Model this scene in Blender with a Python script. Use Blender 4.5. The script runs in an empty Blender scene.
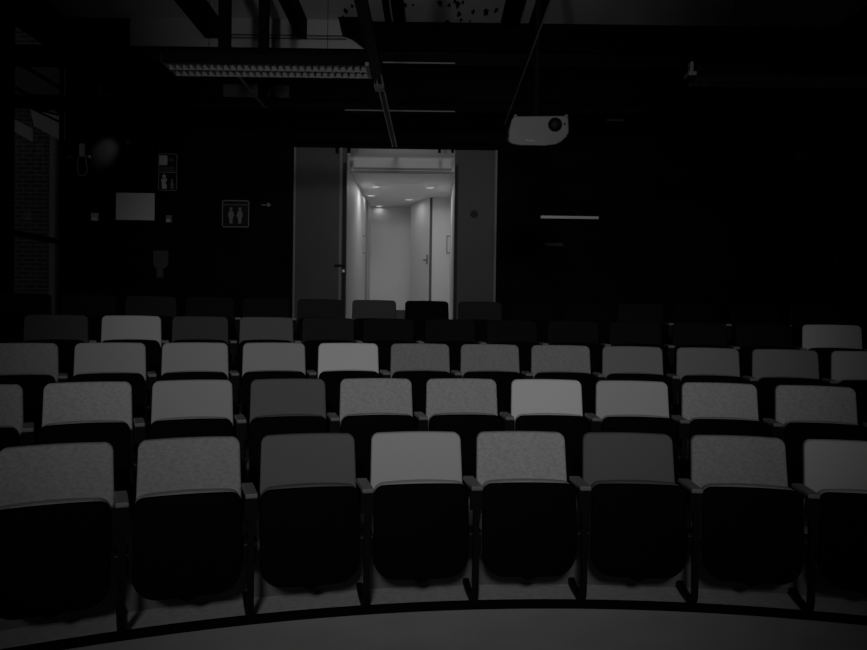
import bpy, bmesh, math, random
from mathutils import Vector, Matrix
random.seed(4)
S = bpy.context.scene
COL = S.collection

# ------------------------------------------------------------------ camera
F = 725.0; PITCH = 0.0140; ROLL = 0.0134; CAMZ = 1.38
cd = bpy.data.cameras.new('camera'); cam = bpy.data.objects.new('camera', cd); COL.objects.link(cam)
cd.sensor_width = 36.0; cd.lens = F / 867.0 * 36.0; cd.clip_start = 0.05
cam.matrix_world = Matrix.Translation((0, 0, CAMZ)) @ Matrix.Rotation(math.pi / 2 - PITCH, 4, 'X') @ Matrix.Rotation(ROLL, 4, 'Z')
S.camera = cam
# ------------------------------------------------------------------ view, world
S.view_settings.view_transform = 'Standard'; S.view_settings.look = 'None'
S.view_settings.gamma = 1.0; S.view_settings.use_curve_mapping = False
S.view_settings.exposure = 0.0
W = bpy.data.worlds.new('world'); S.world = W; W.use_nodes = True
W.node_tree.nodes['Background'].inputs[0].default_value = (1, 1, 1, 1)
W.node_tree.nodes['Background'].inputs[1].default_value = 0.022

# ------------------------------------------------------------------ large lights
def lamp(name, kind, loc, target, energy, **kw):
    d = bpy.data.lights.new(name, kind); d.energy = energy
    for k, v in kw.items(): setattr(d, k, v)
    o = bpy.data.objects.new(name, d); COL.objects.link(o); o.location = loc
    o.rotation_euler = (Vector(target) - Vector(loc)).to_track_quat('-Z', 'Y').to_euler()
    return o
lamp('stage_light', 'SPOT', (-0.3, -4.6, 4.3), (-0.05, 7.0, 1.3), 960.0, spot_size=math.radians(40), spot_blend=1.0, shadow_soft_size=0.55)
lamp('ceiling_fill', 'SPOT', (-1.4, -3.0, 0.9), (-0.35, 8.0, 4.7), 290.0, spot_size=math.radians(34), spot_blend=1.0, shadow_soft_size=0.2)  # unseen spot added to brighten the ceiling

# ------------------------------------------------------------------ helpers
def at(px, py, D):
    """the point of the room that the photograph shows at (px, py), D metres ahead"""
    a, b = px - 433.5, py - 325.0
    cr, sr = math.cos(ROLL), math.sin(ROLL)
    x, y = a * cr + b * sr, -a * sr + b * cr
    v = Vector((x / F, 1.0, -y / F))
    c, s = math.cos(PITCH), math.sin(PITCH)
    v = Vector((v.x, v.y * c + v.z * s, -v.y * s + v.z * c))
    v *= D / v.y
    return Vector((v.x, v.y, v.z + CAMZ))
def project(p):
    c, s = math.cos(PITCH), math.sin(PITCH)
    y, z = p[1], p[2] - CAMZ
    d = y * c - z * s; u = z * c + y * s
    X, Y = F * p[0] / d, -F * u / d
    return 433.5 + X * math.cos(ROLL) - Y * math.sin(ROLL), 325 + X * math.sin(ROLL) + Y * math.cos(ROLL)

def mat(name, g, rough=0.7, spec=0.3, metal=0.0, noise=None, bump=None, emit=None):
    m = bpy.data.materials.new(name); m.use_nodes = True
    nt = m.node_tree; b = nt.nodes['Principled BSDF']
    b.inputs['Base Color'].default_value = (g, g, g, 1)
    b.inputs['Roughness'].default_value = rough; b.inputs['Metallic'].default_value = metal
    b.inputs['Specular IOR Level'].default_value = spec
    if emit is not None:
        b.inputs['Emission Color'].default_value = (1, 1, 1, 1); b.inputs['Emission Strength'].default_value = emit
    if noise or bump:
        tc = nt.nodes.new('ShaderNodeTexCoord')
    if noise:
        sc, amt, det = noise
        n = nt.nodes.new('ShaderNodeTexNoise'); n.inputs['Scale'].default_value = sc; n.inputs['Detail'].default_value = det
        nt.links.new(tc.outputs['Object'], n.inputs['Vector'])
        r = nt.nodes.new('ShaderNodeValToRGB')
        r.color_ramp.elements[0].position = 0.35; r.color_ramp.elements[1].position = 0.65
        lo, hi = g * (1 - amt), g * (1 + amt)
        r.color_ramp.elements[0].color = (lo, lo, lo, 1); r.color_ramp.elements[1].color = (hi, hi, hi, 1)
        nt.links.new(n.outputs['Fac'], r.inputs['Fac']); nt.links.new(r.outputs['Color'], b.inputs['Base Color'])
    if bump:
        sc, st = bump
        n2 = nt.nodes.new('ShaderNodeTexNoise'); n2.inputs['Scale'].default_value = sc; n2.inputs['Detail'].default_value = 3
        nt.links.new(tc.outputs['Object'], n2.inputs['Vector'])
        bp = nt.nodes.new('ShaderNodeBump'); bp.inputs['Strength'].default_value = st; bp.inputs['Distance'].default_value = 0.002
        nt.links.new(n2.outputs['Fac'], bp.inputs['Height']); nt.links.new(bp.outputs['Normal'], b.inputs['Normal'])
    return m

M = dict(
    floor=mat('floor_grey', 0.5, 0.75, 0.2, noise=(3, 0.06, 4)),
    tier=mat('tier_carpet', 0.47, 0.9, 0.1, noise=(30, 0.1, 3)),
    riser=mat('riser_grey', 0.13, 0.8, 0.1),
    black=mat('black_paint', 0.0025, 0.85, 0.04),
    blackwall=mat('black_wall', 0.0035, 0.9, 0.03, noise=(2, 0.3, 3)),
    steelblack=mat('black_steel', 0.004, 0.6, 0.08),
    beam=mat('black_beam', 0.0022, 0.8, 0.05),
    pan=mat('black_plastic', 0.0022, 0.7, 0.025),
    metal=mat('brushed_steel', 0.15, 0.35, 0.5, metal=0.9),
    armrest=mat('grey_armrest', 0.16, 0.5, 0.3),
    ceiling=mat('concrete_ceiling', 0.6, 0.9, 0.1, noise=(1.5, 0.08, 4)),
    upper=mat('pale_wall', 0.38, 0.8, 0.1),
    leaf=mat('grey_door', 0.043, 0.5, 0.2, noise=(1.2, 0.12, 2)),
    leafdark=mat('dark_door_edge', 0.01, 0.5, 0.1),
    edge=mat('pale_edge', 0.13, 0.5, 0.3),
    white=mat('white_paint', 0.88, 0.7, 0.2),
    offwhite=mat('offwhite_paint', 0.62, 0.6, 0.2),
    corr=mat('corridor_white', 0.6, 0.6, 0.3),
    line=mat('fitting_and_shade_grey', 0.25, 0.7, 0.1),  # shared by handles, seams and the painted shadow gap
    paper=mat('white_paper', 0.62, 0.9, 0.1),
    sign=mat('black_sign', 0.006, 0.5, 0.1),
    signwhite=mat('sign_grey', 0.5, 0.7, 0.1),
    signdim=mat('sign_dim_grey', 0.16, 0.7, 0.1),
    projector=mat('projector_white', 0.078, 0.5, 0.3),
    lens=mat('lens_glass', 0.004, 0.6, 0.1),
    plastic=mat('pale_plastic', 0.8, 0.5, 0.3),
    greyplastic=mat('grey_plastic', 0.12, 0.5, 0.3),
    louvre=mat('louvre_aluminium', 0.36, 0.4, 0.4, metal=0.2),
    conduit=mat('galvanised_conduit', 0.28, 0.45, 0.4, metal=0.3),
    glow=mat('downlight_glow', 0.8, 0.5, 0.3, emit=0.3),
    cream=mat('rendered_wall', 0.5, 0.9, 0.1),
)
# fabrics
FAB = {}
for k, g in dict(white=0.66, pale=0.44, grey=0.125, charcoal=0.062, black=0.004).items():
    FAB[k] = mat('fabric_' + k, g, 0.95, 0.05, bump=(350, 0.4))
def tweed(name, g):
    m = mat(name, g, 0.95, 0.05, bump=(260, 0.8)); nt = m.node_tree; b = nt.nodes['Principled BSDF']
    tc = nt.nodes.new('ShaderNodeTexCoord')
    n = nt.nodes.new('ShaderNodeTexNoise'); n.inputs['Scale'].default_value = 75; n.inputs['Detail'].default_value = 4; n.inputs['Roughness'].default_value = 0.7
    mp = nt.nodes.new('ShaderNodeMapping'); mp.inputs['Scale'].default_value = (0.6, 1, 1)
    nt.links.new(tc.outputs['Object'], mp.inputs['Vector']); nt.links.new(mp.outputs['Vector'], n.inputs['Vector'])
    r = nt.nodes.new('ShaderNodeValToRGB')
    r.color_ramp.elements[0].position = 0.38; r.color_ramp.elements[1].position = 0.6
    r.color_ramp.elements[0].color = (g * 0.84,) * 3 + (1,); r.color_ramp.elements[1].color = (g * 1.07,) * 3 + (1,)
    nt.links.new(n.outputs['Fac'], r.inputs['Fac']); nt.links.new(r.outputs['Color'], b.inputs['Base Color'])
    return m
FAB['tweed'] = tweed('fabric_tweed', 0.38)
FAB['midtweed'] = tweed('fabric_mid_tweed', 0.27)

def link(name, bm, m, parent=None, smooth=False):
    me = bpy.data.meshes.new(name)
    bmesh.ops.recalc_face_normals(bm, faces=bm.faces)
    if smooth:
        for f in bm.faces: f.smooth = True
    bm.to_mesh(me); bm.free()
    me.materials.append(m)
    o = bpy.data.objects.new(name, me); COL.objects.link(o)
    if parent: o.parent = parent
    return o
def tag(o, label, cat, group=None, kind=None):
    if label: o['label'] = label
    if cat: o['category'] = cat
    if group: o['group'] = group
    if kind: o['kind'] = kind
    return o
def struct(name, bm, m, parent=None, **k):
    o = link(name, bm, m, parent, **k)
    if not parent: o['kind'] = 'structure'
    return o
def thing(name, label, cat, loc=(0, 0, 0), rz=0.0, group=None):
    o = bpy.data.objects.new(name, None); COL.objects.link(o); o.location = loc; o.rotation_euler = (0, 0, rz)
    o.empty_display_size = 0.1
    return tag(o, label, cat, group)
def box(bm, lo, hi, bev=0.0, rot=None):
    lo, hi = Vector(lo), Vector(hi)
    c = (lo + hi) / 2; s = hi - lo
    r = bmesh.ops.create_cube(bm, size=1.0)
    vs = r['verts']
    for v in vs: v.co = Vector((v.co.x * s.x, v.co.y * s.y, v.co.z * s.z))
    if bev > 0:
        es = list({e for v in vs for e in v.link_edges})
        rr = bmesh.ops.bevel(bm, geom=es, offset=bev, segments=2, profile=0.6, affect='EDGES')
        vs = list({v for f in rr['faces'] for v in f.verts} | {v for v in vs if v.is_valid})
    for v in vs:
        if rot: v.co = rot @ v.co
        v.co += c
    return bm
def B(*boxes, bev=0.0):
    bm = bmesh.new()
    for lo, hi in boxes: box(bm, lo, hi, bev)
    return bm
def cyl(bm, p0, p1, r, n=16, r2=None):
    p0, p1 = Vector(p0), Vector(p1); d = p1 - p0
    q = d.to_track_quat('Z', 'Y')
    r = bmesh.ops.create_cone(bm, cap_ends=True, segments=n, radius1=r, radius2=r if r2 is None else r2, depth=d.length,
                              matrix=Matrix.Translation((p0 + p1) / 2) @ q.to_matrix().to_4x4())
    return bm
def sweep(bm, path, w, h):
    """flat bar w wide (x) and h thick along a path in a plane of constant x"""
    rings = []
    for i, p in enumerate(path):
        a = Vector(path[max(i - 1, 0)]); b = Vector(path[min(i + 1, len(path) - 1)])
        t = (b - a).normalized(); n = Vector((1, 0, 0)).cross(t).normalized()
        p = Vector(p); rings.append([bm.verts.new(p + Vector((sx * w / 2, 0, 0)) + n * sy * h / 2) for sx, sy in ((-1, -1), (1, -1), (1, 1), (-1, 1))])
    for a, b in zip(rings, rings[1:]):
        for k in range(4): bm.faces.new((a[k], a[(k + 1) % 4], b[(k + 1) % 4], b[k]))
    bm.faces.new(rings[0]); bm.faces.new(rings[-1][::-1])
    return bm
def tube(bm, path, r, n=8):
    rings = []
    up = Vector((0.3, 0.1, 1)).normalized()
    for i, p in enumerate(path):
        a = Vector(path[max(i - 1, 0)]); b = Vector(path[min(i + 1, len(path) - 1)])
        t = (b - a).normalized(); s = t.cross(up).normalized(); u = s.cross(t)
        rings.append([bm.verts.new(Vector(p) + (s * math.cos(2 * math.pi * k / n) + u * math.sin(2 * math.pi * k / n)) * r) for k in range(n)])
    for a, b in zip(rings, rings[1:]):
        for k in range(n): bm.faces.new((a[k], a[(k + 1) % n], b[(k + 1) % n], b[k]))
    bm.faces.new(rings[0]); bm.faces.new(rings[-1][::-1])
    return bm
def prism(bm, pts, y0, y1):
    """polygon given in x, z extruded between y0 and y1"""
    a = [bm.verts.new((x, y0, z)) for x, z in pts]; b = [bm.verts.new((x, y1, z)) for x, z in pts]
    bm.faces.new(a); bm.faces.new(b[::-1])
    for i in range(len(pts)):
        j = (i + 1) % len(pts); bm.faces.new((a[i], b[i], b[j], a[j]))
    return bm

def outline(a, z0, z1, rt, rb, inset, n=8):
    pts = []
    A = a - inset; Z0 = z0 + inset; Z1 = z1 - inset
    RT = max(rt - inset, 0.004); RB = max(rb - inset, 0.004)
    for cx, cz, r, s in ((A - RT, Z1 - RT, RT, 0), (-A + RT, Z1 - RT, RT, 90), (-A + RB, Z0 + RB, RB, 180), (A - RB, Z0 + RB, RB, 270)):
        for k in range(n):
            t = math.radians(s + 90.0 * k / (n - 1)); pts.append((cx + r * math.cos(t), cz + r * math.sin(t)))
        # a few points along the straight run to the next corner
        ex, ez = pts[-1]
        nxt = {0: (-A + RT, Z1), 90: (-A, Z0 + RB), 180: (A - RB, Z0), 270: (A, Z1 - RT)}[s]
        for q in (0.17, 0.33, 0.5, 0.67, 0.83): pts.append((ex + (nxt[0] - ex) * q, ez + (nxt[1] - ez) * q))
    return pts
def pad(a, z0, z1, rt, rb, thick, bev, surf, arch=0.0, taper=0.0, puff=0.0):
    """upholstered slab: rounded outline, soft edge, centre surface y = surf(x, z)"""
    bm = bmesh.new()
    def put(x, z, dy):
        v = (z - z0) / (z1 - z0)
        z2 = z + arch * (1 - (x / a) ** 2) * v; x2 = x * (1 - taper * v)
        return bm.verts.new((x2, surf(x2, z2) + dy, z2))
    rings = []
    h = thick / 2
    prof = []
    for k in range(5):
        t = math.pi / 2 * k / 4; prof.append((bev * (1 - math.sin(t)), -(h - bev) - bev * math.cos(t)))
    prof = prof[::1]
    seq = [(e, d) for e, d in prof] + [(e, -d) for e, d in reversed(prof)]
    zc = (z0 + z1) / 2
    base = outline(a, z0, z1, rt, rb, bev)
    def scaled(f): return [(x * f, zc + (z - zc) * f) for x, z in base]
    for f in (0.3, 0.6, 0.85): rings.append([put(x, z, -h - puff * (1 - f)) for x, z in scaled(f)])
    for e, d in seq: rings.append([put(x, z, d) for x, z in outline(a, z0, z1, rt, rb, e)])
    for f in (0.85, 0.5): rings.append([put(x, z, h) for x, z in scaled(f)])
    n = len(base)
    for p, q in zip(rings, rings[1:]):
        for k in range(n):
            bm.faces.new((p[k], p[(k + 1) % n], q[(k + 1) % n], q[k]))
    for r, d in ((rings[0], -h - puff), (rings[-1], h)):
        c = put(0, zc, d)
        for k in range(n): bm.faces.new((r[k], r[(k + 1) % n], c))
    return bm

# ------------------------------------------------------------------ setting: floor, tiers, walls, ceiling
CX, CY, R1, PP, RR = 0.741, -1.934, 5.669, 0.968, 0.1835
XL, XR, YB, CZ = -4.45, 4.76, 8.72, 4.88
PLAT = 0.035; EDGE = 0.315
def arc_y(R, x): return CY + math.sqrt(max(R * R - (x - CX) ** 2, 0.0))
xs = [XL + (XR - XL) * k / 90.0 for k in range(91)]
struct('floor', B(((XL, -3.5, -0.1), (XR, YB, 0.0))), M['floor'])
radii = [R1 - EDGE] + [R1 - 0.11 + PP * i for i in range(4)]
for i, R in enumerate(radii):
    z = PLAT + RR * i; zb = 0.0 if i == 0 else z - RR - 0.0
    bm = bmesh.new(); cols = []
    for x in xs:
        y0 = arc_y(R, x); y1 = (arc_y(radii[i + 1], x) + 0.03) if i < 4 else YB
        cols.append([bm.verts.new((x, y0, zb)), bm.verts.new((x, y0, z)), bm.verts.new((x, y1, z)), bm.verts.new((x, y1, zb))])
    for a, b in zip(cols, cols[1:]):
        for k in range(4): bm.faces.new((a[k], a[(k + 1) % 4], b[(k + 1) % 4], b[k]))
    bm.faces.new(cols[0]); bm.faces.new(cols[-1][::-1])
    o = struct('floor_tier', bm, M['tier'])
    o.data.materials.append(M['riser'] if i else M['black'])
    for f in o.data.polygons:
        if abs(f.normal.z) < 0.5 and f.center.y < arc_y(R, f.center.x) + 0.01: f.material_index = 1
# black nosing along the front edge
bm = bmesh.new(); cols = []
for x in xs:
    y0 = arc_y(R1 - EDGE, x)
    cols.append([bm.verts.new((x, y0 - 0.012, 0.0)), bm.verts.new((x, y0 - 0.012, PLAT + 0.001)), bm.verts.new((x, y0 + 0.012, PLAT + 0.001)), bm.verts.new((x, y0 + 0.012, 0.0))])
for a, b in zip(cols, cols[1:]):
    for k in range(4): bm.faces.new((a[k], a[(k + 1) % 4], b[(k + 1) % 4], b[k]))
bm.faces.new(cols[0]); bm.faces.new(cols[-1][::-1])
struct('trim_1', bm, M['black'])

# door opening: in the back wall, x from d0 to d1, up to dz
d0 = at(344, 300, YB).x; d1 = at(453.5, 300, YB).x; dz = at(400, 146.2, YB).z; TOP5 = PLAT + RR * 4
struct('wall_back', B(((XL, YB, 0), (d0, YB + 0.15, CZ)), ((d1, YB, 0), (XR, YB + 0.15, CZ)), ((d0, YB, dz), (d1, YB + 0.15, CZ))), M['blackwall'])
struct('ceiling', B(((XL, -3.5, CZ), (XR, YB, CZ + 0.12))), M['ceiling'])
# left wall with a tall window, right wall with a tall glazed strip
wy0, wy1 = 7.66, 8.70
struct('wall_left', B(((XL - 0.06, -3.5, 0), (XL, wy0, CZ)), ((XL - 0.06, wy0, 0), (XL, YB + .15, 0.55)), ((XL - 0.06, wy0, 4.45), (XL, YB + .15, CZ)), ((XL - 0.06, wy1, 0.55), (XL, YB + .15, 4.45))), M['blackwall'])
struct('wall_right', B(((XR, -3.5, 0), (XR + 0.2, YB + .15, CZ))), M['blackwall'])
def glass():
    m = bpy.data.materials.new('window_glass'); m.use_nodes = True; nt = m.node_tree
    nt.nodes.clear()
    out = nt.nodes.new('ShaderNodeOutputMaterial'); g = nt.nodes.new('ShaderNodeBsdfGlossy'); t = nt.nodes.new('ShaderNodeBsdfTransparent')
    g.inputs['Roughness'].default_value = 0.03; mx = nt.nodes.new('ShaderNodeMixShader'); mx.inputs[0].default_value = 0.1
    t.inputs[0].default_value = (0.85, 0.85, 0.85, 1)
    nt.links.new(t.outputs[0], mx.inputs[1]); nt.links.new(g.outputs[0], mx.inputs[2]); nt.links.new(mx.outputs[0], out.inputs[0])
    return m
M['glass'] = glass()
zt_, zu_, zv_ = at(62, 242, 8.68).z, at(66, 88, 8.68).z, at(66, 112, 8.68).z
w = struct('window_1', B(((XL - 0.05, wy0, 0.55), (XL - 0.01, wy0 + 0.04, 4.45)), ((XL - 0.05, wy1 - 0.012, 0.55), (XL - 0.01, wy1, 4.45)),
                         ((XL - 0.05, wy0, 0.55), (XL - 0.01, wy1, 0.6)), ((XL - 0.05, wy0, 4.4), (XL - 0.01, wy1, 4.45)),
                         ((XL - 0.05, wy0, zt_ - 0.03), (XL - 0.01, wy1, zt_ + 0.03)), ((XL - 0.05, wy0, zu_ - 0.02), (XL - 0.01, wy1, zu_ + 0.01)),
                         ((XL - 0.05, wy0, zv_ - 0.015), (XL - 0.01, wy1, zv_ + 0.005))), M['black'])
struct('window_pane', B(((XL - 0.035, wy0 + 0.04, 0.6), (XL - 0.029, wy1 - 0.012, 4.4))), M['glass'], w)
link('window_reveal', B(((XL, wy1 + 0.004, 3.4), (XL + 0.008, YB - 0.002, 4.3))), M['offwhite'], w)

# brick building beyond the left window
def brick():
    m = bpy.data.materials.new('brick'); m.use_nodes = True; nt = m.node_tree; b = nt.nodes['Principled BSDF']
    tc = nt.nodes.new('ShaderNodeTexCoord'); mp = nt.nodes.new('ShaderNodeMapping'); mp.inputs['Rotation'].default_value = (math.radians(90), 0, 0)
    br = nt.nodes.new('ShaderNodeTexBrick'); br.inputs['Scale'].default_value = 1.0
    br.inputs['Brick Width'].default_value = 0.22; br.inputs['Row Height'].default_value = 0.072; br.inputs['Mortar Size'].default_value = 0.011
    br.inputs['Color1'].default_value = (0.11,) * 3 + (1,); br.inputs['Color2'].default_value = (0.15,) * 3 + (1,); br.inputs['Mortar'].default_value = (0.34,) * 3 + (1,)
    nt.links.new(tc.outputs['Object'], mp.inputs['Vector']); nt.links.new(mp.outputs['Vector'], br.inputs['Vector'])
    nt.links.new(br.outputs['Color'], b.inputs['Base Color']); b.inputs['Roughness'].default_value = 0.9
    return m
M['brick'] = brick()
bx0 = at(10, 200, 12.0).x - 0.6; bx1 = at(51, 200, 12).x
t = thing('brick_building', 'brick building with pale corner pier seen through the left window', 'building', (bx0 + .6, 12.0, 0))
link('brick_wall', B(((-0.6, 0, -0.3), (bx1 - bx0 - 0.6, 0.3, 6.4))), M['brick'], t)
link('corner_pier', B(((bx1 - bx0 - 0.6, -0.05, -0.3), (bx1 - bx0 - 0.52, 0.3, 6.4))), M['signwhite'], t, )
link('return_wall', B(((bx1 - bx0 - 0.52, 0.02, -0.3), (bx1 - bx0 - 0.3, 0.3, 6.4))), M['signdim'], t)
struct('ground', B(((-12, 8.9, -0.3), (XL - 0.06, 14, -0.2))), M['riser'])
# pale slanted panels imitate light patches reflected in the window glass
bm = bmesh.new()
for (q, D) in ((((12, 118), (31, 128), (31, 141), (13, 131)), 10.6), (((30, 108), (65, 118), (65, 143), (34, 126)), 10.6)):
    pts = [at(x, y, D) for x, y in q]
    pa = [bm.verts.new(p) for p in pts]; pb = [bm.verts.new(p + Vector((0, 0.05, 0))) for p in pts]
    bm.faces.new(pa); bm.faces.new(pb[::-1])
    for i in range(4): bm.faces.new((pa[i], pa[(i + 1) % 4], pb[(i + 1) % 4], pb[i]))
link('reflection_panel', bm, M['white'], t, ).location = (0, 0, 0)
bm = bmesh.new()
for (x0, y0, x1, y1) in ((14, 100, 66, 125), (20, 105, 66, 117)):
    tube(bm, [at(x0, y0, 10.3), at(x1, y1, 10.3)], 0.016)
link('reflection_streak', bm, M['black'], t)  # black tubes imitate diagonal truss reflections in the glass
link('crossbeam', B((at(5, 104, 9.3), at(66, 95, 9.3) + Vector((0.05, 0.2, 0)))), M['beam'], t)
link('canopy_soffit', B((at(4, 93, 11.4) , at(70, 60, 11.4) + Vector((0, 0.1, 0)))), M['signdim'], t)
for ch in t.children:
    if ch.name.split('.')[0] in ('reflection_panel', 'reflection_streak', 'crossbeam', 'canopy_soffit'): ch.data.transform(Matrix.Translation(-t.location))
# ------------------------------------------------------------------ corridor beyond the door
CF = TOP5; DB = 9.2; cz = at(400, 173, DB + 0.12).z; DE = 12.2
struct('floor_corridor', B(((d0 - 0.1, YB + .15, CF - 0.1), (d1 + 0.1, DE, CF)), ((d0, YB, CF - 0.1), (d1, YB + .15, CF))), M['white'])
struct('ceiling_corridor', B(((d0 - 0.1, DB + 0.12, cz), (d1 + 0.1, DE, cz + 0.1)), ((d0 - 0.1, YB + .15, dz + 0.35), (d1 + 0.1, DB, dz + 0.45))), M['white'])
struct('wall_corridor_left', B(((d0 - 0.1, YB + .15, CF), (d0, DE, dz + 0.35))), M['corr'])
struct('wall_corridor_right', B(((d1, YB + .15, CF), (d1 + 0.1, DE, dz + 0.35))), M['corr'])
struct('wall_corridor_end', B(((d0 - 0.1, DE, CF), (d1 + 0.1, DE + 0.1, cz))), M['corr'])
struct('baseboard_end', B(((d0, DE - 0.03, CF), (d1, DE, at(400, 310, DE).z))), M['leaf'])
struct('wall_bulkhead', B(((d0, DB, cz), (d1, DB + 0.12, dz + 0.35))), M['corr'])
struct('shadow_strip', B(((d0 + 0.04, DB - 0.012, at(400, 170, DB).z), (d1 - 0.03, DB, at(400, 168, DB).z)), ((d0 + 0.06, DB - 0.012, at(400, 173.5, DB).z), (d1 - 0.06, DB, at(400, 171, DB).z))), M['line'])  # grey strips stand in for the shadow gap under the bulkhead
tag(link('entry_fill_panel', B(((d0 + 0.2, YB + 0.3, dz + 0.32), (d1 - 0.2, YB + 0.5, dz + 0.35)), bev=0.004), M['glow']), 'unseen fill panel added above the head of the bright doorway', 'ceiling light')
lamp('entry_fill_lamp', 'AREA', ((d0 + d1) / 2, YB + 0.4, dz + 0.31), ((d0 + d1) / 2, DB + 0.1, dz - 0.9), 0.3, shape='RECTANGLE', size=0.9, size_y=0.2)  # unseen panel and lamp added to brighten the bulkhead
for k, (x, y) in enumerate(((376, 186), (430, 187), (371, 195), (409, 199), (379, 205.5))):
    D = None
    p = at(x, y, 10); D = (cz - CAMZ) / (p.z - CAMZ) * 10; p = at(x, y, D)
    bm = bmesh.new(); cyl(bm, (0, 0, -0.012), (0, 0, 0.0), 0.062, 20)
    names = ['nearest on the left', 'nearest on the right', 'second on the left', 'farther one right of centre', 'farthest on the left']
    t = thing('downlight', 'round recessed downlight in the bright corridor ceiling, ' + names[k], 'ceiling light', p, group='downlights in the corridor ceiling')
    link('trim_ring', bm, M['white'], t)
    bm = bmesh.new(); cyl(bm, (0, 0, -0.015), (0, 0, -0.0121), 0.05, 20); link('diffuser', bm, M['glow'], t)
    lamp('downlight_lamp', 'AREA', (p.x, p.y, p.z - 0.03), (p.x, p.y, 0), (2.2, 2.3, 0.3, 0.6, 0.1)[k], shape='DISK', size=0.1).parent = None
# closet fronts on the corridor walls and the half-open white leaf at its end
yy_ = F * abs(d0) / (433.5 - 365.0)
struct('trim_4', B(((d0, yy_ - 0.10, CF), (d0 + 0.012, yy_ - 0.085, cz - 0.04)), ((d0, yy_ + 0.10, CF), (d0 + 0.012, yy_ + 0.115, cz - 0.04))), M['line'])
DN = 11.2; nx = at(432, 250, DN).x
struct('wall_corridor_niche', B(((nx, DN, CF), (d1, DE, cz))), M['corr'])
hp = at(411.5, 250, 11.9).x; hq = nx - 0.016
t = thing('door_leaf', 'white door leaf standing ajar at the end of the corridor', 'door', (hp, 11.9, CF))
ang = math.atan2(DN - 11.9, hq - hp); L = math.hypot(DN - 11.9, hq - hp)
t.rotation_euler.z = ang
hh = at(431, 197.5, DN).z - CF
link('panel', B(((0, -0.02, 0.0), (L - 0.02, 0.02, hh)), bev=0.003), M['corr'], t)
link('dark_edge', B(((L - 0.02, -0.02, 0.0), (L - 0.010, 0.02, hh))), M['riser'], t)
zz = at(429, 262, DN).z - CF
link('handle', B(((L - 0.10, -0.035, zz - 0.03), (L - 0.05, -0.02, zz + 0.12)), ((L - 0.18, -0.06, zz + 0.03), (L - 0.06, -0.035, zz + 0.05)), bev=0.003), M['line'], t)
for nm, X, px, lab in (('left', d0, 362.5, 'slim vertical pull handle on the corridor left wall'), ('right', d1, 446, 'slim vertical pull handle on the corridor right wall')):
    sx = 1 if nm == 'left' else -1
    yy = F * abs(X) / abs(px - 433.5) ; yy = min(yy, 11.1)
    za, zb = at(px, 254, yy).z, at(px, 236, yy).z
    bm = B(((X + (0 if sx > 0 else -0.05), yy - 0.09, za), (X + (0.05 if sx > 0 else 0), yy - 0.07, za + 0.02)), ((X + (0 if sx > 0 else -0.05), yy - 0.09, zb - 0.02), (X + (0.05 if sx > 0 else 0), yy - 0.07, zb)),
           ((X + sx * 0.05 - 0.008, yy - 0.095, za), (X + sx * 0.05 + 0.008, yy - 0.065, zb)))
    tag(link('pull_handle', bm, M['line']), lab, 'handle')

# ------------------------------------------------------------------ the sliding door leaves
def leaf(name, xa, xb, ya, zt, lab, lever):
    p0 = at(xa, 300, YB - 0.1).x; p1 = at(xb, 300, YB - 0.1).x
    t = thing('sliding_door', lab, 'door', (p0, YB - 0.1, TOP5 + 0.01))
    w = p1 - p0; h = at((xa + xb) / 2, zt, YB - 0.1).z - TOP5 - 0.01
    link('panel', B(((0.0, 0, 0), (w, 0.05, h)), bev=0.004), M['leaf'], t)
    e = 0.012
    if lever:
        link('pale_frame', B(((-0.004, -0.008, 0), (0.02, 0.0, h)), ((w - 0.085, -0.008, 0), (w - 0.055, 0.0, h))), M['edge'], t)
        link('edge_strip', B(((w - 0.045, -0.02, 0), (w - 0.005, 0.0, h - 0.18))), M['leafdark'], t)
        z = at(344, 267, YB).z - TOP5
        hd = link('lever_handle', B(((w - 0.04, -0.05, z - 0.01), (w - 0.015, -0.02, z + 0.012)), ((w - 0.13, -0.07, z - 0.008), (w + 0.0, -0.05, z + 0.01)), bev=0.003), M['leafdark'], t)
        link('lock_escutcheon', B(((w - 0.04, -0.028, z - 0.08), (w - 0.01, -0.02, z - 0.05))), M['metal'], t)
    else:
        link('pale_frame', B(((w - 0.02, -0.008, 0), (w + 0.004, 0.0, h)),), M['edge'], t)
        link('edge_strip', B(((0.0, -0.02, 0), (0.035, 0.0, h - 0.18))), M['leafdark'], t)
        c = at(474, 215, YB - 0.1); bm = bmesh.new(); cyl(bm, (c.x - p0, -0.012, c.z - TOP5), (c.x - p0, 0, c.z - TOP5), 0.045, 20)
        link('round_plate', bm, M['leafdark'], t)
    return t
leaf('l', 293, 345.5, 0, 147.5, 'grey sliding door leaf with lever handle left of bright doorway', True)
leaf('r', 453.5, 495, 0, 150, 'grey sliding door leaf with round dark plate right of doorway', False)
# header over the opening is lit by the added entry fill; hangers on the rail
for x, lab in ((337, 'black door hanger over the left door leaf'), (349, 'black door hanger just inside left end of the doorway head'), (439.5, 'black door hanger just inside right end of the doorway head'), (452.5, 'black door hanger over the right door leaf')):
    p = at(x, 150, YB - 0.13)
    bm = B(((p.x - 0.017, p.y - 0.02, p.z - 0.035), (p.x + 0.017, p.y + 0.01, p.z + 0.06)), bev=0.006); pass
    tag(link('door_hanger', bm, M['black']), lab, 'door hanger', 'hangers of the sliding door')
p = at(293, 146, YB - 0.13); q = at(495, 146, YB - .13)
tag(link('door_rail', B(((p.x, p.y, dz + 0.02), (q.x, p.y + 0.04, dz + 0.06))), M['black']), 'black rail above the doorway carrying the sliding leaves', 'rail')

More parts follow.
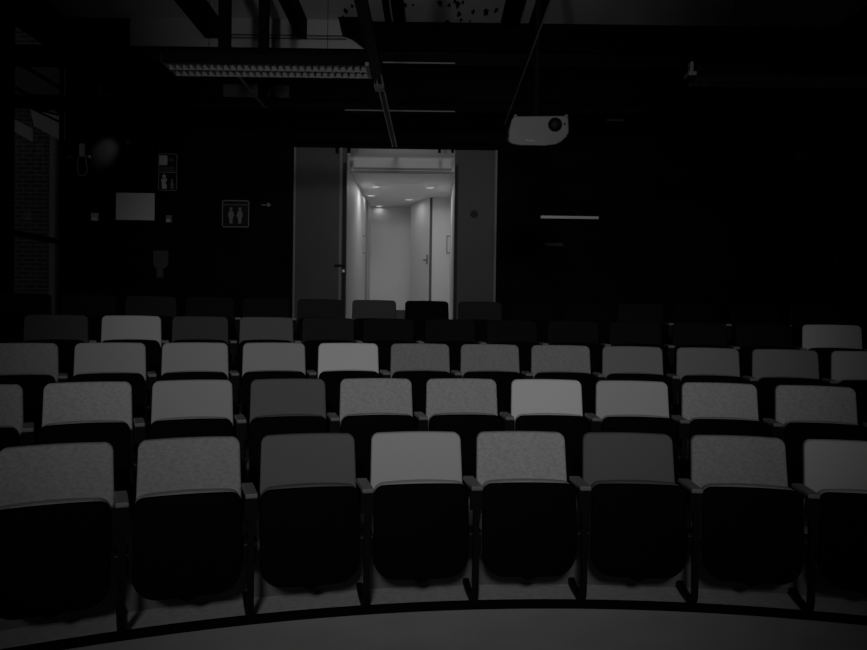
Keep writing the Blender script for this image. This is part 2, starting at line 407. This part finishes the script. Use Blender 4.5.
# ------------------------------------------------------------------ overhead: beams, joists, conduit
def hbeam(x0, x1, D, y0, y1, depth, name, lab, m='beam'):
    a = at(x0, (y0 + y1) / 2, D); b = at(x1, (y0 + y1) / 2, D); h = (y1 - y0) / F * D / 2
    # level beam at the mid height
    z = at(250, (y0 + y1) / 2, D).z
    bm = B(((a.x, D, z - h), (b.x, D + depth, z - h + 0.02)), ((a.x, D, z + h - 0.02), (b.x, D + depth, z + h)), ((a.x, D + depth / 2 - 0.008, z - h), (b.x, D + depth / 2 + 0.008, z + h)),
           ((a.x, D, z - h), (b.x, D + 0.006, z + h)))
    return tag(link(name, bm, M[m]), lab, 'beam')
xl = 433.5 + F * XL / 7.0; xr = 433.5 + F * XR / 7.0
hbeam(xl, xr, 7.0, 47.5, 65, 0.14, 'cross_beam', 'broad black crossbeam spanning the room above the louvred light')
xl = 433.5 + F * XL / 8.0; xr = 433.5 + F * XR / 8.0
hbeam(xl, xr, 8.0, 98, 110, 0.12, 'cross_beam', 'lower black crossbeam spanning the room above the doorway')
for (x0, x1, y, D, lab) in ((383, 455, 63.2, 6.99, 'pale strip painted for the lit lower flange of the upper crossbeam'), (345, 455, 111, 7.99, 'pale strip painted for the lit lower flange of the lower crossbeam')):
    a = at(x0, y, D); b = at(x1, y, D)
    tag(link('lit_flange_edge', B(((a.x, D - 0.012, (a.z + b.z) / 2 - 0.006), (b.x, D, (a.z + b.z) / 2 + 0.006))), M['greyplastic']), lab, 'strip')  # pale strips paint the light caught on the lower flanges
def jst(xt, w, H0, lab, D1=YB, D0=3.2, name='ceiling_joist', h=None):
    # runs away from the camera; xt = where it leaves the top of the frame
    k = (xt - 433.5) / 315.0; H = H0 - CAMZ
    X = k * H
    bm = B(((X - w / 2, D0, H0 - 0.02), (X + w / 2, D1, CZ if h is None else H0 + h)))
    return tag(link(name, bm, M['beam']), lab, 'joist', 'black joists under the ceiling')
jst(176, 0.17, 4.66, 'widest black joist under the ceiling at the far left of the row')
jst(279, 0.11, 4.66, 'black joist slanting down between the truss posts and the conduit')
jst(380, 0.06, 4.84, 'thin black joist immediately right of the ceiling conduit')
jst(392, 0.13, 4.84, 'black joist second to the right of the ceiling conduit')
jst(511, 0.20, 4.84, 'wide black joist right of the blotched ceiling patch')
jst(538, 0.12, 4.84, 'black joist beside the projector wire, rightmost of the row')
for x0, x1, lab in ((218, 228.5, 'black upright post on the crossbeam, left of the two'), (258.5, 267, 'black upright post on the crossbeam, right of the two')):
    a = at(x0, 48, 6.98); b = at(x1, 48, 6.98)
    tag(link('truss_post', B(((a.x, 6.98, a.z - 0.05), (b.x, 7.08, CZ))), M['beam']), lab, 'post')
a = at(259, 82, 7.95)
tag(link('hanger_rod', B(((a.x, 7.9, at(262, 108, 7.9).z), (at(267, 80, 7.9).x, 7.96, CZ))), M['beam']), 'black hanger strut dropping below the louvred light to the lower beam', 'strut')
tag(link('brace', tube(bmesh.new(), [at(233, 70, 5.9), at(240, 78, 6.2), at(264, 107, 7.3), at(268, 108, 7.98)], 0.014), M['greyplastic']), 'thin grey brace running down behind the left louvred light', 'brace')
# pale upper wall with pipes, black wedge
a = at(130, 48, YB - 0.03); b = at(367, 24, YB - 0.03)
struct('wall_upper_left', B(((a.x, YB - 0.03, a.z - 0.06), (b.x, YB, CZ))), M['upper'])
a = at(224, 98, YB - 0.05); b = at(290, 86, YB - .05)
tag(link('duct', B(((a.x, YB - 0.1, a.z), (b.x, YB, b.z)), bev=0.01), M['leaf']), 'dim grey duct on the wall below the left louvred light', 'duct')
for y, lab in ((33.5, 'upper of two dark pipes along the pale wall top'), (36.5, 'lower of two dark pipes along the pale wall top')):
    a = at(228, y, YB - 0.08); b = at(346, y, YB - 0.08)
    tag(link('pipe', cyl(bmesh.new(), (a.x, YB - 0.05, a.z), (b.x, YB - 0.05, a.z), 0.009, 10), M['riser'], smooth=True), lab, 'pipe')
bm = bmesh.new()
pts = [(p.x, p.z) for p in (Vector((at(338, 24, 8.6).x, 0, CZ)), Vector((at(367, 24, 8.6).x, 0, CZ)), at(368, 50, 8.6), at(364, 47, 8.6), at(352, 38, 8.6), at(342, 34, 8.6))]
prism(bm, pts, 8.6, 8.66); tag(link('gusset_plate', bm, M['beam']), 'black wedge shaped gusset beside the ceiling conduit', 'plate')
# dark blotches on the concrete ceiling
bm = bmesh.new(); rnd = random.Random(9)
for (x, y, s) in ((405, 5, 4), (413, 5, 2), (403, 9, 3), (440, 3, 5), (449, 5, 4), (458, 4, 5), (459, 14, 4), (473, 12, 4), (486, 12, 5), (496, 10, 4), (461, 20, 3), (447, 22, 5), (470, 21, 2), (424, 23, 2), (346, 11, 4), (352, 6, 3), (343, 17, 3), (463, 2, 3), (455, 1, 4)):
    p = at(x, y, 8); D = (CZ - CAMZ) / (p.z - CAMZ) * 8; p = at(x, y, D)
    vs = []
    n = 12; r = s / F * D * 0.5
    ell = 1.0 + rnd.random()
    for k in range(n):
        t_ = 2 * math.pi * k / n; rr = r * (0.6 + 0.8 * rnd.random()); vs.append((p.x + rr * math.cos(t_), p.y + ell * 2.0 * rr * math.sin(t_)))
    lo = [bm.verts.new((x_, y_, CZ - 0.004)) for x_, y_ in vs]; hi = [bm.verts.new((x_, y_, CZ)) for x_, y_ in vs]
    bm.faces.new(lo)
    for k in range(n): bm.faces.new((lo[k], lo[(k + 1) % n], hi[(k + 1) % n], hi[k]))
o = link('ceiling_stain', bm, M['black']); tag(o, 'scattered dark blotches on the concrete ceiling above the doorway', 'stain', kind='stuff')

# lighting track and conduit running to the door head
H = at(395, 146, YB - 0.05).z; X = at(395, 146, YB - 0.05).x
t = thing('ceiling_conduit', 'twin conduit with black track running from ceiling front to door head', 'conduit', (X, YB - 0.02, H))
bm = bmesh.new(); cyl(bm, (-0.03, 0, 0), (-0.03, -2.6, 0), 0.006, 8); cyl(bm, (0.018, 0, 0), (0.018, -2.6, 0), 0.006, 8)
link('conduit_pipe', bm, M['conduit'], t, smooth=True)
link('track', B(((-0.05, -5.2, 0.0), (0.03, -2.25, 0.05)), ((-0.024, -2.3, -0.01), (0.012, -0.02, 0.012))), M['steelblack'], t)
link('track_coupling', B(((-0.06, -2.35, -0.03), (0.03, -2.22, 0.03)), bev=0.006), M['greyplastic'], t)
H2 = at(508.5, 114, 7.3).z; X2 = at(508.5, 114, 7.3).x
tag(link('suspension_wire', B(((X2 - 0.004, 3.4, H2 - 0.004), (X2 + 0.004, 7.7, H2 + 0.004))), M['conduit']), 'thin pale wire running overhead towards the white projector', 'wire')

# ------------------------------------------------------------------ louvred luminaires
def luminaire(x, D, z, L, lab, m):
    t = thing('louvred_light', lab, 'ceiling light', (x, D, z), group='unlit louvred ceiling lights')
    Wd = 0.30
    link('housing', B(((0, 0, 0.05), (L, Wd, 0.075)), ((0, -0.006, 0.0), (L, 0.0, 0.075)), ((0, Wd, 0.0), (L, Wd + 0.006, 0.075))), M['black'], t)
    bm = bmesh.new()
    for y in (0.002, Wd / 2, Wd - 0.002): box(bm, (0.0, y - 0.006, 0.001), (L, y + 0.006, 0.045))
    n = int(L / 0.052)
    for k in range(n + 1):
        x_ = L * k / n; box(bm, (max(x_ - 0.004, 0), 0.0, 0.004), (min(x_ + 0.004, L), Wd, 0.04))
    link('louvre', bm, m, t)
    link('end_cap', B(((L, -0.006, -0.002), (L + 0.03, Wd + 0.006, 0.03)), bev=0.006), M['armrest'], t)
    link('end_cap', B(((-0.02, -0.006, 0.0), (0, Wd + 0.006, 0.075)), bev=0.006), M['steelblack'], t)
    bm = bmesh.new()
    for f in (0.2, 0.8): cyl(bm, (L * f, Wd / 2, 0.07), (L * f, Wd / 2, CZ - z), 0.0025, 6)
    link('suspension_rod', bm, M['beam'], t)
a = at(162, 63.5, 5.5); b = at(365, 65.5, 5.5)
luminaire(a.x, 5.5, (a.z + b.z) / 2, b.x - a.x, 'long unlit louvred light hanging at upper left below the crossbeam', M['louvre'])
a = at(700, 74, 5.5)
luminaire(a.x, 5.5, a.z, 1.6, 'unlit louvred light hanging in the dark at upper right', M['louvre'])
p = at(696, 72, 5.5) - Vector((0.03, 0, 0))
tag(link('suspension_bracket', B(((p.x - 0.03, 5.48, p.z - 0.03), (p.x + 0.03, 5.6, p.z)), ((p.x - 0.012, 5.5, p.z - 0.01), (p.x + 0.012, 5.56, p.z + 0.08)), bev=0.004), M['greyplastic']), 'small grey bracket at left end of the upper right light', 'bracket')

# ------------------------------------------------------------------ projector
D = 5.3; c = at(539, 130, D)
t = thing('projector', 'white ceiling projector with round black lens right of the doorway', 'projector', c)
def lp(x, y): p = at(x, y, D) - c; return (p.x, p.z)
o1 = [lp(*q) for q in ((514, 116), (566, 115.5), (568.5, 118), (569, 132), (566.5, 137), (561, 142), (556, 144.5), (545, 145.5), (520, 145.5), (512, 144), (508.5, 141), (509, 130), (511.5, 120))]
bm = bmesh.new(); prism(bm, o1, 0.0, 0.28)
for v in bm.verts:
    if v.co.y > 0.1 and v.co.z < 0.02: v.co.z = 0.02 + (v.co.z - 0.02) * 0.35; v.co.x *= 0.93
es = [e for e in bm.edges if abs(e.verts[0].co.y) < 1e-4 and abs(e.verts[1].co.y) < 1e-4]
bmesh.ops.bevel(bm, geom=es, offset=0.008, segments=3, profile=0.5, affect='EDGES')
link('body', bm, M['projector'], t)
x_, z_ = lp(555, 124.7)
bm = bmesh.new(); cyl(bm, (x_, -0.012, z_), (x_, 0.01, z_), 0.05, 32, 0.052); ln = link('lens_ring', bm, M['black'], t)
bm = bmesh.new(); bmesh.ops.create_uvsphere(bm, u_segments=24, v_segments=12, radius=0.034, matrix=Matrix.Translation((x_, -0.008, z_)) @ Matrix.Scale(0.4, 4, (0, 1, 0))); link('lens', bm, M['lens'], ln, smooth=True)
x_, z_ = lp(564.8, 124); bm = bmesh.new(); cyl(bm, (x_, -0.004, z_), (x_, 0.004, z_), 0.008, 12); link('sensor', bm, M['steelblack'], t)
x_, z_ = lp(530, 140.6); link('badge', B(((x_ - 0.034, -0.002, z_ - 0.007), (x_ + 0.034, 0.004, z_ + 0.007)), bev=0.002), M['armrest'], t)
for xx in (516, 567):
    x_, z_ = lp(xx, 115.5); bm = bmesh.new(); cyl(bm, (x_, 0.03, z_ - 0.01), (x_, 0.03, z_ + 0.012), 0.014, 12); link('foot', bm, M['projector'], t)
bm = bmesh.new(); cyl(bm, (0, 0.15, 0.09), (0, 0.15, CZ - c.z), 0.02, 12); box(bm, (-0.1, 0.06, 0.1), (0.1, 0.24, 0.115)); link('ceiling_mount', bm, M['beam'], t)

# ------------------------------------------------------------------ things on the black back wall
def rect(px0, py0, px1, py1, th=0.012, D=YB):
    cx, cy = (px0 + px1) / 2, (py0 + py1) / 2
    c = at(cx, cy, D - th); w = (px1 - px0) / F * D / 2; h = (py1 - py0) / F * D / 2
    return (c.x - w, D - th, c.z - h), (c.x + w, D, c.z + h)
def loc(px, py, c, D=YB):
    p = at(px, py, D) - c; return p.x, p.z
def wallthing(name, lab, cat, px, py): return thing(name, lab, cat, (at(px, py, YB).x, YB, at(px, py, YB).z))
o = link('notice_sheet', B(rect(116, 193, 154.5, 220, 0.006)), M['paper']); tag(o, 'blank pale sheet on the black wall, largest notice at left', 'notice')
def frame_bars(bm, x0, z0, x1, z1, y0, y1, w):
    box(bm, (x0, y0, z0), (x1, y1, z0 + w)); box(bm, (x0, y0, z1 - w), (x1, y1, z1)); box(bm, (x0, y0, z0), (x0 + w, y1, z1)); box(bm, (x1 - w, y0, z0), (x1, y1, z1))
k = YB / F
# framed double pictogram sign
t = wallthing('safety_sign', 'tall framed sign with two pictogram panels above the blank sheet', 'sign', 168.5, 172.5)
link('board', B(((-9.5 * k, -0.02, -18.5 * k), (9.5 * k, 0, 18.5 * k))), M['sign'], t)
bm = bmesh.new(); frame_bars(bm, -9.5 * k, -18.5 * k, 9.5 * k, 18.5 * k, -0.026, -0.0, 0.9 * k); box(bm, (-9.5 * k, -0.026, -0.8 * k), (9.5 * k, -0.018, 0.4 * k)); link('sign_frame', bm, M['signdim'], t)
bm = B(((-8.5 * k, -0.024, 7 * k), (-0.5 * k, -0.02, 16.5 * k))); link('white_square', bm, M['signwhite'], t)
bm = B(((-0.5 * k, -0.024, 11.2 * k), (5 * k, -0.02, 12.6 * k))); cyl(bm, (3.8 * k, -0.024, 12 * k), (3.8 * k, -0.02, 12 * k), 1.9 * k, 14)
for q in range(3): box(bm, (-8.3 * k, -0.023, (4.6 - 1.5 * q) * k), (6.5 * k, -0.02, (5.1 - 1.5 * q) * k))
link('arrow_symbol', bm, M['signdim'], t)
bm = bmesh.new(); cyl(bm, (-3.6 * k, -0.024, -4.2 * k), (-3.6 * k, -0.02, -4.2 * k), 1.9 * k, 14)
prism(bm, [(-6.6 * k, -7 * k), (-1 * k, -6 * k), (-0.9 * k, -9 * k), (-2.6 * k, -10.5 * k), (-0.9 * k, -13 * k), (-1.0 * k, -16.5 * k), (-5.6 * k, -16.5 * k), (-5.8 * k, -12 * k)], -0.024, -0.02)
link('figure_symbol', bm, M['signwhite'], t)
bm = bmesh.new(); prism(bm, [(3.5 * k, -6.4 * k), (5 * k, -6.4 * k), (5.6 * k, -11 * k), (6.6 * k, -12.5 * k), (4.9 * k, -14 * k), (6.5 * k, -16 * k), (2.8 * k, -16.5 * k), (3 * k, -12.5 * k), (1.9 * k, -12 * k), (3.2 * k, -10.5 * k)], -0.024, -0.02)
link('flame_symbol', bm, M['signdim'], t)
# toilet sign
t = wallthing('toilet_sign', 'black framed toilet sign with two standing figures left of the door', 'sign', 236, 214)
link('board', B(((-13.5 * k, -0.015, -13.5 * k), (13.5 * k, 0, 13.5 * k))), M['sign'], t)
bm = bmesh.new(); frame_bars(bm, -13.5 * k, -13.5 * k, 13.5 * k, 13.5 * k, -0.02, -0.0, 0.9 * k); box(bm, (-12 * k, -0.019, 8.7 * k), (12 * k, -0.015, 9.2 * k)); link('sign_frame', bm, M['signdim'], t)
for fx in (-4.6, 4.2):
    bm = bmesh.new(); cyl(bm, (fx * k, -0.019, 5 * k), (fx * k, -0.015, 5 * k), 1.5 * k, 14)
    prism(bm, [((fx + dx) * k, dz_ * k) for dx, dz_ in ((-1.6, 3.2), (1.6, 3.2), (3.1, -1.5), (1.8, -4.5), (1.5, -9.6), (-1.5, -9.6), (-1.8, -4.5), (-3.1, -1.5))], -0.019, -0.015)
    link('figure_symbol', bm, M['signdim'], t)
c = at(266.5, 205, YB)
bm = bmesh.new(); prism(bm, [(c.x + a * k, c.z + b * k) for a, b in ((-5, 0.5), (1.2, 0.5), (1.2, 2.6), (5, 0), (1.2, -2.6), (1.2, -0.5), (-5, -0.5))], YB - 0.008, YB)
tag(link('arrow_sign', bm, M['signdim']), 'small grey arrow pointing right beside the toilet sign', 'sign')
# switches
for px, py, w, h, lab, m in ((95, 217, 7.5, 8, 'pale wall switch left of the blank sheet', 'signwhite'), (169, 219, 6, 7.5, 'dim wall switch right of the blank sheet', 'signdim')):
    t = wallthing('wall_switch', lab, 'switch', px, py)
    link('plate', B(((-w / 2 * k, -0.012, -h / 2 * k), (w / 2 * k, 0, h / 2 * k)), bev=0.003), M[m], t)
    link('rocker', B(((-w / 3.2 * k, -0.02, -h / 2.6 * k), (w / 3.2 * k, -0.01, -0.3 * k)), bev=0.002), M['plastic' if m == 'signwhite' else 'signwhite'], t)
# handset with cord
t = wallthing('wall_handset', 'pale wall handset with looped cord beside the left window', 'handset', 83, 151)
link('cradle', B(((-2.6 * k, -0.04, -6 * k), (3.2 * k, 0, 7 * k)), bev=0.012), M['plastic'], t)
path = [(-3.2, -6), (-4, -14), (-3.6, -21), (-1.5, -24.5), (1, -25), (4, -23.5), (5.5, -19), (4.6, -12), (3.6, -6)]
pp = [Vector((a * k, -0.03, b * k)) for a, b in path]
fine = []
for i in range(len(pp) - 1):
    p0, p1, p2, p3 = pp[max(i - 1, 0)], pp[i], pp[i + 1], pp[min(i + 2, len(pp) - 1)]
    for q in range(5):
        s = q / 5; fine.append(0.5 * ((2 * p1) + (-p0 + p2) * s + (2 * p0 - 5 * p1 + 4 * p2 - p3) * s * s + (-p0 + 3 * p1 - 3 * p2 + p3) * s ** 3))
fine.append(pp[-1])
link('cord', tube(bmesh.new(), fine, 0.007), M['signwhite'], t, smooth=True)
o = link('wall_bracket', B(rect(66, 155.5, 72, 158, 0.05), bev=0.003), M['signdim']); tag(o, 'tiny grey bracket on the wall left of the handset', 'bracket')
o = link('wall_bracket', B(rect(87, 155, 89.5, 158, 0.03), bev=0.003), M['riser']); tag(o, 'tiny grey clip touching the right side of the wall handset', 'bracket')
c = at(128, 143, YB); bm = bmesh.new(); bmesh.ops.create_uvsphere(bm, u_segments=16, v_segments=10, radius=0.026, matrix=Matrix.Translation((c.x, YB - 0.02, c.z)))
cyl(bm, (c.x, YB, c.z), (c.x, YB - 0.01, c.z), 0.03, 14)
tag(link('wall_sensor', bm, M['signdim'], smooth=True), 'tiny round grey sensor high on the black wall', 'sensor')
# spotlight fixture and the pool it throws
t = wallthing('spotlight_and_glint', 'small grey spotlight on a bracket high at the left wall corner', 'spotlight', 104, 92)
q1 = at(100.5, 96, YB - 0.6) - t.location; q2 = at(100.5, 85, YB - 0.6) - t.location; q3 = at(107, 99, YB - 0.6) - t.location
bm = bmesh.new(); cyl(bm, q1, q2, 0.028, 14); link('bracket', bm, M['greyplastic'], t)
link('wall_arm', cyl(bmesh.new(), (q1.x, 0.0, q1.z + 0.05), (q1.x, q1.y, q1.z + 0.05), 0.012, 10), M['black'], t)
bm = bmesh.new(); cyl(bm, (q3.x, q3.y - 0.04, q3.z + 0.03), (q3.x, q3.y + 0.04, q3.z - 0.03), 0.05, 18, 0.055); link('lamp_head', bm, M['signdim'], t, smooth=True)
sp = at(107, 106, YB - 0.58)
lamp('wall_spotlight_lamp', 'SPOT', sp, at(106, 151, YB), 42.0, spot_size=math.radians(27), spot_blend=1.0, shadow_soft_size=0.03)
DIM = mat('dim_grey', 0.06, 0.6, 0.1)
# funnel shaped fixture low on the wall
t = wallthing('dispenser', 'dim funnel shaped dispenser low on the black wall at left', 'dispenser', 162, 263)
bm = bmesh.new(); prism(bm, [(-7 * k, 12 * k), (8 * k, 12 * k), (7.5 * k, -3 * k), (3.6 * k, -6 * k), (-4 * k, -6 * k), (-6.5 * k, -3 * k)], -0.06, 0); link('hopper', bm, DIM, t)
bm = B(((-3.4 * k, -0.07, -15 * k), (3.2 * k, 0, -6 * k)), bev=0.01); link('spout', bm, DIM, t)
# right side
o = link('wall_strip', B(rect(541, 216, 598.5, 218.6, 0.03)), M['paper']); tag(o, 'thin bright horizontal strip on the black wall below the projector', 'strip')  # thin pale strip, slightly proud of the wall
o = link('wall_label', B(rect(607, 116, 624, 121, 0.01)), M['signdim']); tag(o, 'small dim label on the dark wall right of the projector', 'label')
o = link('door_plate', B(rect(545, 243, 563, 246, 0.01)), mat('faint_plate', 0.02)); tag(o, 'very faint small plate under the bright strip', 'plate')
p = at(832, 321, 8.2)
tag(link('bollard', cyl(bmesh.new(), (p.x, 8.2, TOP5), (p.x, 8.2, at(832, 309, 8.2).z), 0.03, 14), M['greyplastic'], smooth=True), 'short grey post behind the rear rows at far right', 'post')
p = at(805, 156, 8.5)
t = thing('spotlight_and_glint', 'tiny grey cylinder standing in for a glint, far right of back wall', 'spotlight', (p.x, YB, p.z))
bm = bmesh.new(); cyl(bm, (-0.05, -0.14, -0.03), (0.06, -0.2, 0.03), 0.03, 14); link('lamp_head', bm, M['signdim'], t); link('bracket', B(((-0.02, -0.16, 0.0), (0.02, 0, 0.12))), M['greyplastic'], t)  # small head and bracket added to imitate a glint
# glazed panel on the right wall with vague reflections painted into its colour as noise
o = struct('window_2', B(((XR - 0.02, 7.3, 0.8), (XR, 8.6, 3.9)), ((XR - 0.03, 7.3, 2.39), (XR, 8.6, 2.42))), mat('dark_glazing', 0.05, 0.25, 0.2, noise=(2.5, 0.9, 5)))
o = link('glazing_bar', B(((XR - 0.04, 7.0, at(860, 222, 8).z - 0.01), (XR, 7.9, at(860, 222, 8).z + 0.01))), M['signdim'], o)

# ------------------------------------------------------------------ the seats
HB = 0.752   # backrest top above the tier
def back_surf(x, z): return -0.022 - (HB - z) * 0.20 - 0.35 * x * x * 0
def make_seat():
    t = thing('auditorium_seat', '', 'seat')
    b = link('backrest', pad(0.234, 0.27, HB, 0.036, 0.03, 0.05, 0.013, lambda x, z: -0.03 - (HB - z) * 0.2 - 0.25 * x * x, arch=0.004, taper=0.045, puff=0.004), FAB['white'], t, True)
    link('back_shell', pad(0.230, 0.25, HB - 0.006, 0.035, 0.03, 0.014, 0.006, lambda x, z: 0.004 - (HB - z) * 0.2 - 0.25 * x * x, taper=0.045), M['pan'], t, True)
    link('seat_cushion', pad(0.2185, 0.165, 0.559, 0.045, 0.07, 0.08, 0.018, lambda x, z: -0.318 + (z - 0.33) * 0.05, arch=0.013), FAB['white'], t, True)
    link('seat_pan', pad(0.2205, 0.138, 0.560, 0.045, 0.10, 0.03, 0.012, lambda x, z: -0.383 + (z - 0.33) * 0.05 + 0.35 * x * x + 0.25 * (z - .33) ** 2, arch=0.010, puff=0.0), M['pan'], t, True)
    bm = bmesh.new(); prism(bm, [(-0.05, 0.17), (0.05, 0.17), (0.03, 0.125), (0.0, 0.115), (-0.03, 0.125)], -0.375, -0.34); link('seat_stop', bm, M['pan'], t)
    return t
def make_stand(t, x):
    """armrest stand at lateral offset x"""
    p = [(x, -0.385, 0.54), (x, -0.385, 0.30), (x, -0.385, 0.08)]
    for q in range(1, 6):
        a = math.pi / 2 * q / 5; p.append((x, -0.325 - 0.06 * math.cos(a), 0.08 - 0.066 * math.sin(a)))
    p.append((x, -0.22, 0.02)); p.append((x, -0.155, 0.04))
    post = link('armrest_post', sweep(bmesh.new(), p, 0.028, 0.024), M['steelblack'], t)
    link('armrest', B(((x - 0.026, -0.402, 0.541), (x + 0.026, -0.18, 0.562)), bev=0.006), M['armrest'], t)
    link('armrest_bracket', B(((x - 0.030, -0.395, 0.450), (x + 0.030, -0.37, 0.541)), ((x - 0.005, -0.38, 0.515), (x + 0.005, -0.10, 0.541)), bev=0.004), M['steelblack'], t)
    h = link('hinge_housing', B(((x - 0.030, -0.37, 0.245), (x + 0.030, -0.28, 0.350)), ((x - 0.006, -0.30, 0.27), (x + 0.006, -0.12, 0.31)), bev=0.004), M['steelblack'], t)
    bm = bmesh.new()
    for s in (-1, 1):
        pass
    box(bm, (x - 0.028, -0.374, 0.331), (x + 0.028, -0.368, 0.339))
    link('hinge_pin', bm, M['metal'], h)
def dup(o, parent=None):
    c = o.copy(); COL.objects.link(c)
    if parent: c.parent = parent
    for ch in o.children: dup(ch, c)
    return c
def dup_tree(root, seatm):
    kids = list(root.children)
    r = root.copy(); COL.objects.link(r)
    for ch in kids:
        c = ch.copy(); COL.objects.link(c); c.parent = r
        if ch.name.startswith(('backrest', 'seat_cushion')): c.material_slots[0].material = seatm
        for g in list(ch.children):
            d = g.copy(); COL.objects.link(d); d.parent = c
    return r
def shade_slots(root, m):
    for ch in root.children:
        if ch.name.startswith(('backrest', 'seat_cushion')):
            ch.material_slots[0].link = 'OBJECT'; ch.material_slots[0].material = m

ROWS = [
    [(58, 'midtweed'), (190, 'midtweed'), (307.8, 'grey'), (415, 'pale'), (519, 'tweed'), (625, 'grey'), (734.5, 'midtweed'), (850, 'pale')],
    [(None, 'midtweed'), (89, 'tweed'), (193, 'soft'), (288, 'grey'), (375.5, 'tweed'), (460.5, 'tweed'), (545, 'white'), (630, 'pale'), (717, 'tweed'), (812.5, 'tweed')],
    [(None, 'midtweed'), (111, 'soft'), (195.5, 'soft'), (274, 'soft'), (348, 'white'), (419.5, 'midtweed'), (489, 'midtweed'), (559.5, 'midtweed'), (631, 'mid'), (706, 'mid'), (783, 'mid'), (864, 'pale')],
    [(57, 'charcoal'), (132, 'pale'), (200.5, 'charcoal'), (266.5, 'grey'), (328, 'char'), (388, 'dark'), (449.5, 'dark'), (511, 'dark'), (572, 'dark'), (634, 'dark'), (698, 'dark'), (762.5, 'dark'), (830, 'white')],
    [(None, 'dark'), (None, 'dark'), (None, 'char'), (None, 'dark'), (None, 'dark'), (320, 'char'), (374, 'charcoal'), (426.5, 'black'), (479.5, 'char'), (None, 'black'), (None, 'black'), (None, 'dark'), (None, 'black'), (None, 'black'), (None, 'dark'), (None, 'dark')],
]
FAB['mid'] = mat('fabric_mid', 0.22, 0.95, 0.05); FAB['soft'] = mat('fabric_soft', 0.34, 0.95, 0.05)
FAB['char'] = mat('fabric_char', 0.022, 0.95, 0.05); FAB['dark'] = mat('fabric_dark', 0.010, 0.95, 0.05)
WORD = dict(mid='medium grey plain', soft='soft light grey plain', white='near-white plain', pale='pale grey plain', tweed='light grey tweed', midtweed='mid grey tweed', grey='dark grey plain',
            charcoal='charcoal', char='very dark grey', dark='almost black', black='black')
ORD = ['first', 'second', 'third', 'fourth', 'fifth', 'sixth', 'seventh', 'eighth', 'ninth', 'tenth', 'eleventh', 'twelfth', 'thirteenth', 'fourteenth', 'fifteenth', 'sixteenth']
RN = ['front row', 'second row', 'third row', 'fourth row', 'rearmost row']
proto = make_seat(); make_stand(proto, 0.0)
shade_slots(proto, FAB['white'])
first = True
for i, row in enumerate(ROWS):
    R = R1 + PP * i; z = PLAT + RR * i
    angs = []
    for px, _ in row:
        if px is None: angs.append(None); continue
        lo, hi = -1.0, 1.0
        for _k in range(40):
            m_ = (lo + hi) / 2; X = project((CX + R * math.sin(m_), CY + R * math.cos(m_), z + HB))[0]
            if X < px: lo = m_
            else: hi = m_
        angs.append(lo)
    known = [q for q, a in enumerate(angs) if a is not None]
    for q in range(known[0] - 1, -1, -1): angs[q] = angs[q + 1] - (0.538 if i == 4 else 0.551) / R
    for q in range(known[-1] + 1, len(angs)): angs[q] = angs[q - 1] + 0.551 / R
    for j, (px, tone) in enumerate(row):
        a = angs[j]
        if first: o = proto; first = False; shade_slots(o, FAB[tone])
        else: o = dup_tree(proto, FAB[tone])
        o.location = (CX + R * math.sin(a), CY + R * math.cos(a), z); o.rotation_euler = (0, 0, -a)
        nxt = angs[j + 1] if j + 1 < len(angs) else a + (a - angs[j - 1])
        for ch in o.children:
            if ch.name.startswith(('armrest', 'hinge')): ch.location.x = (R - 0.38) * math.tan((nxt - a) / 2) - 0.009
            if ch.name.startswith('seat_'): ch.location.x = -0.009
        o['category'] = 'seat'; o['group'] = 'folded seats of the ' + RN[i]
        o['label'] = '%s fabric tip-up seat, %s from the left in the %s' % (WORD[tone], ORD[j], RN[i])
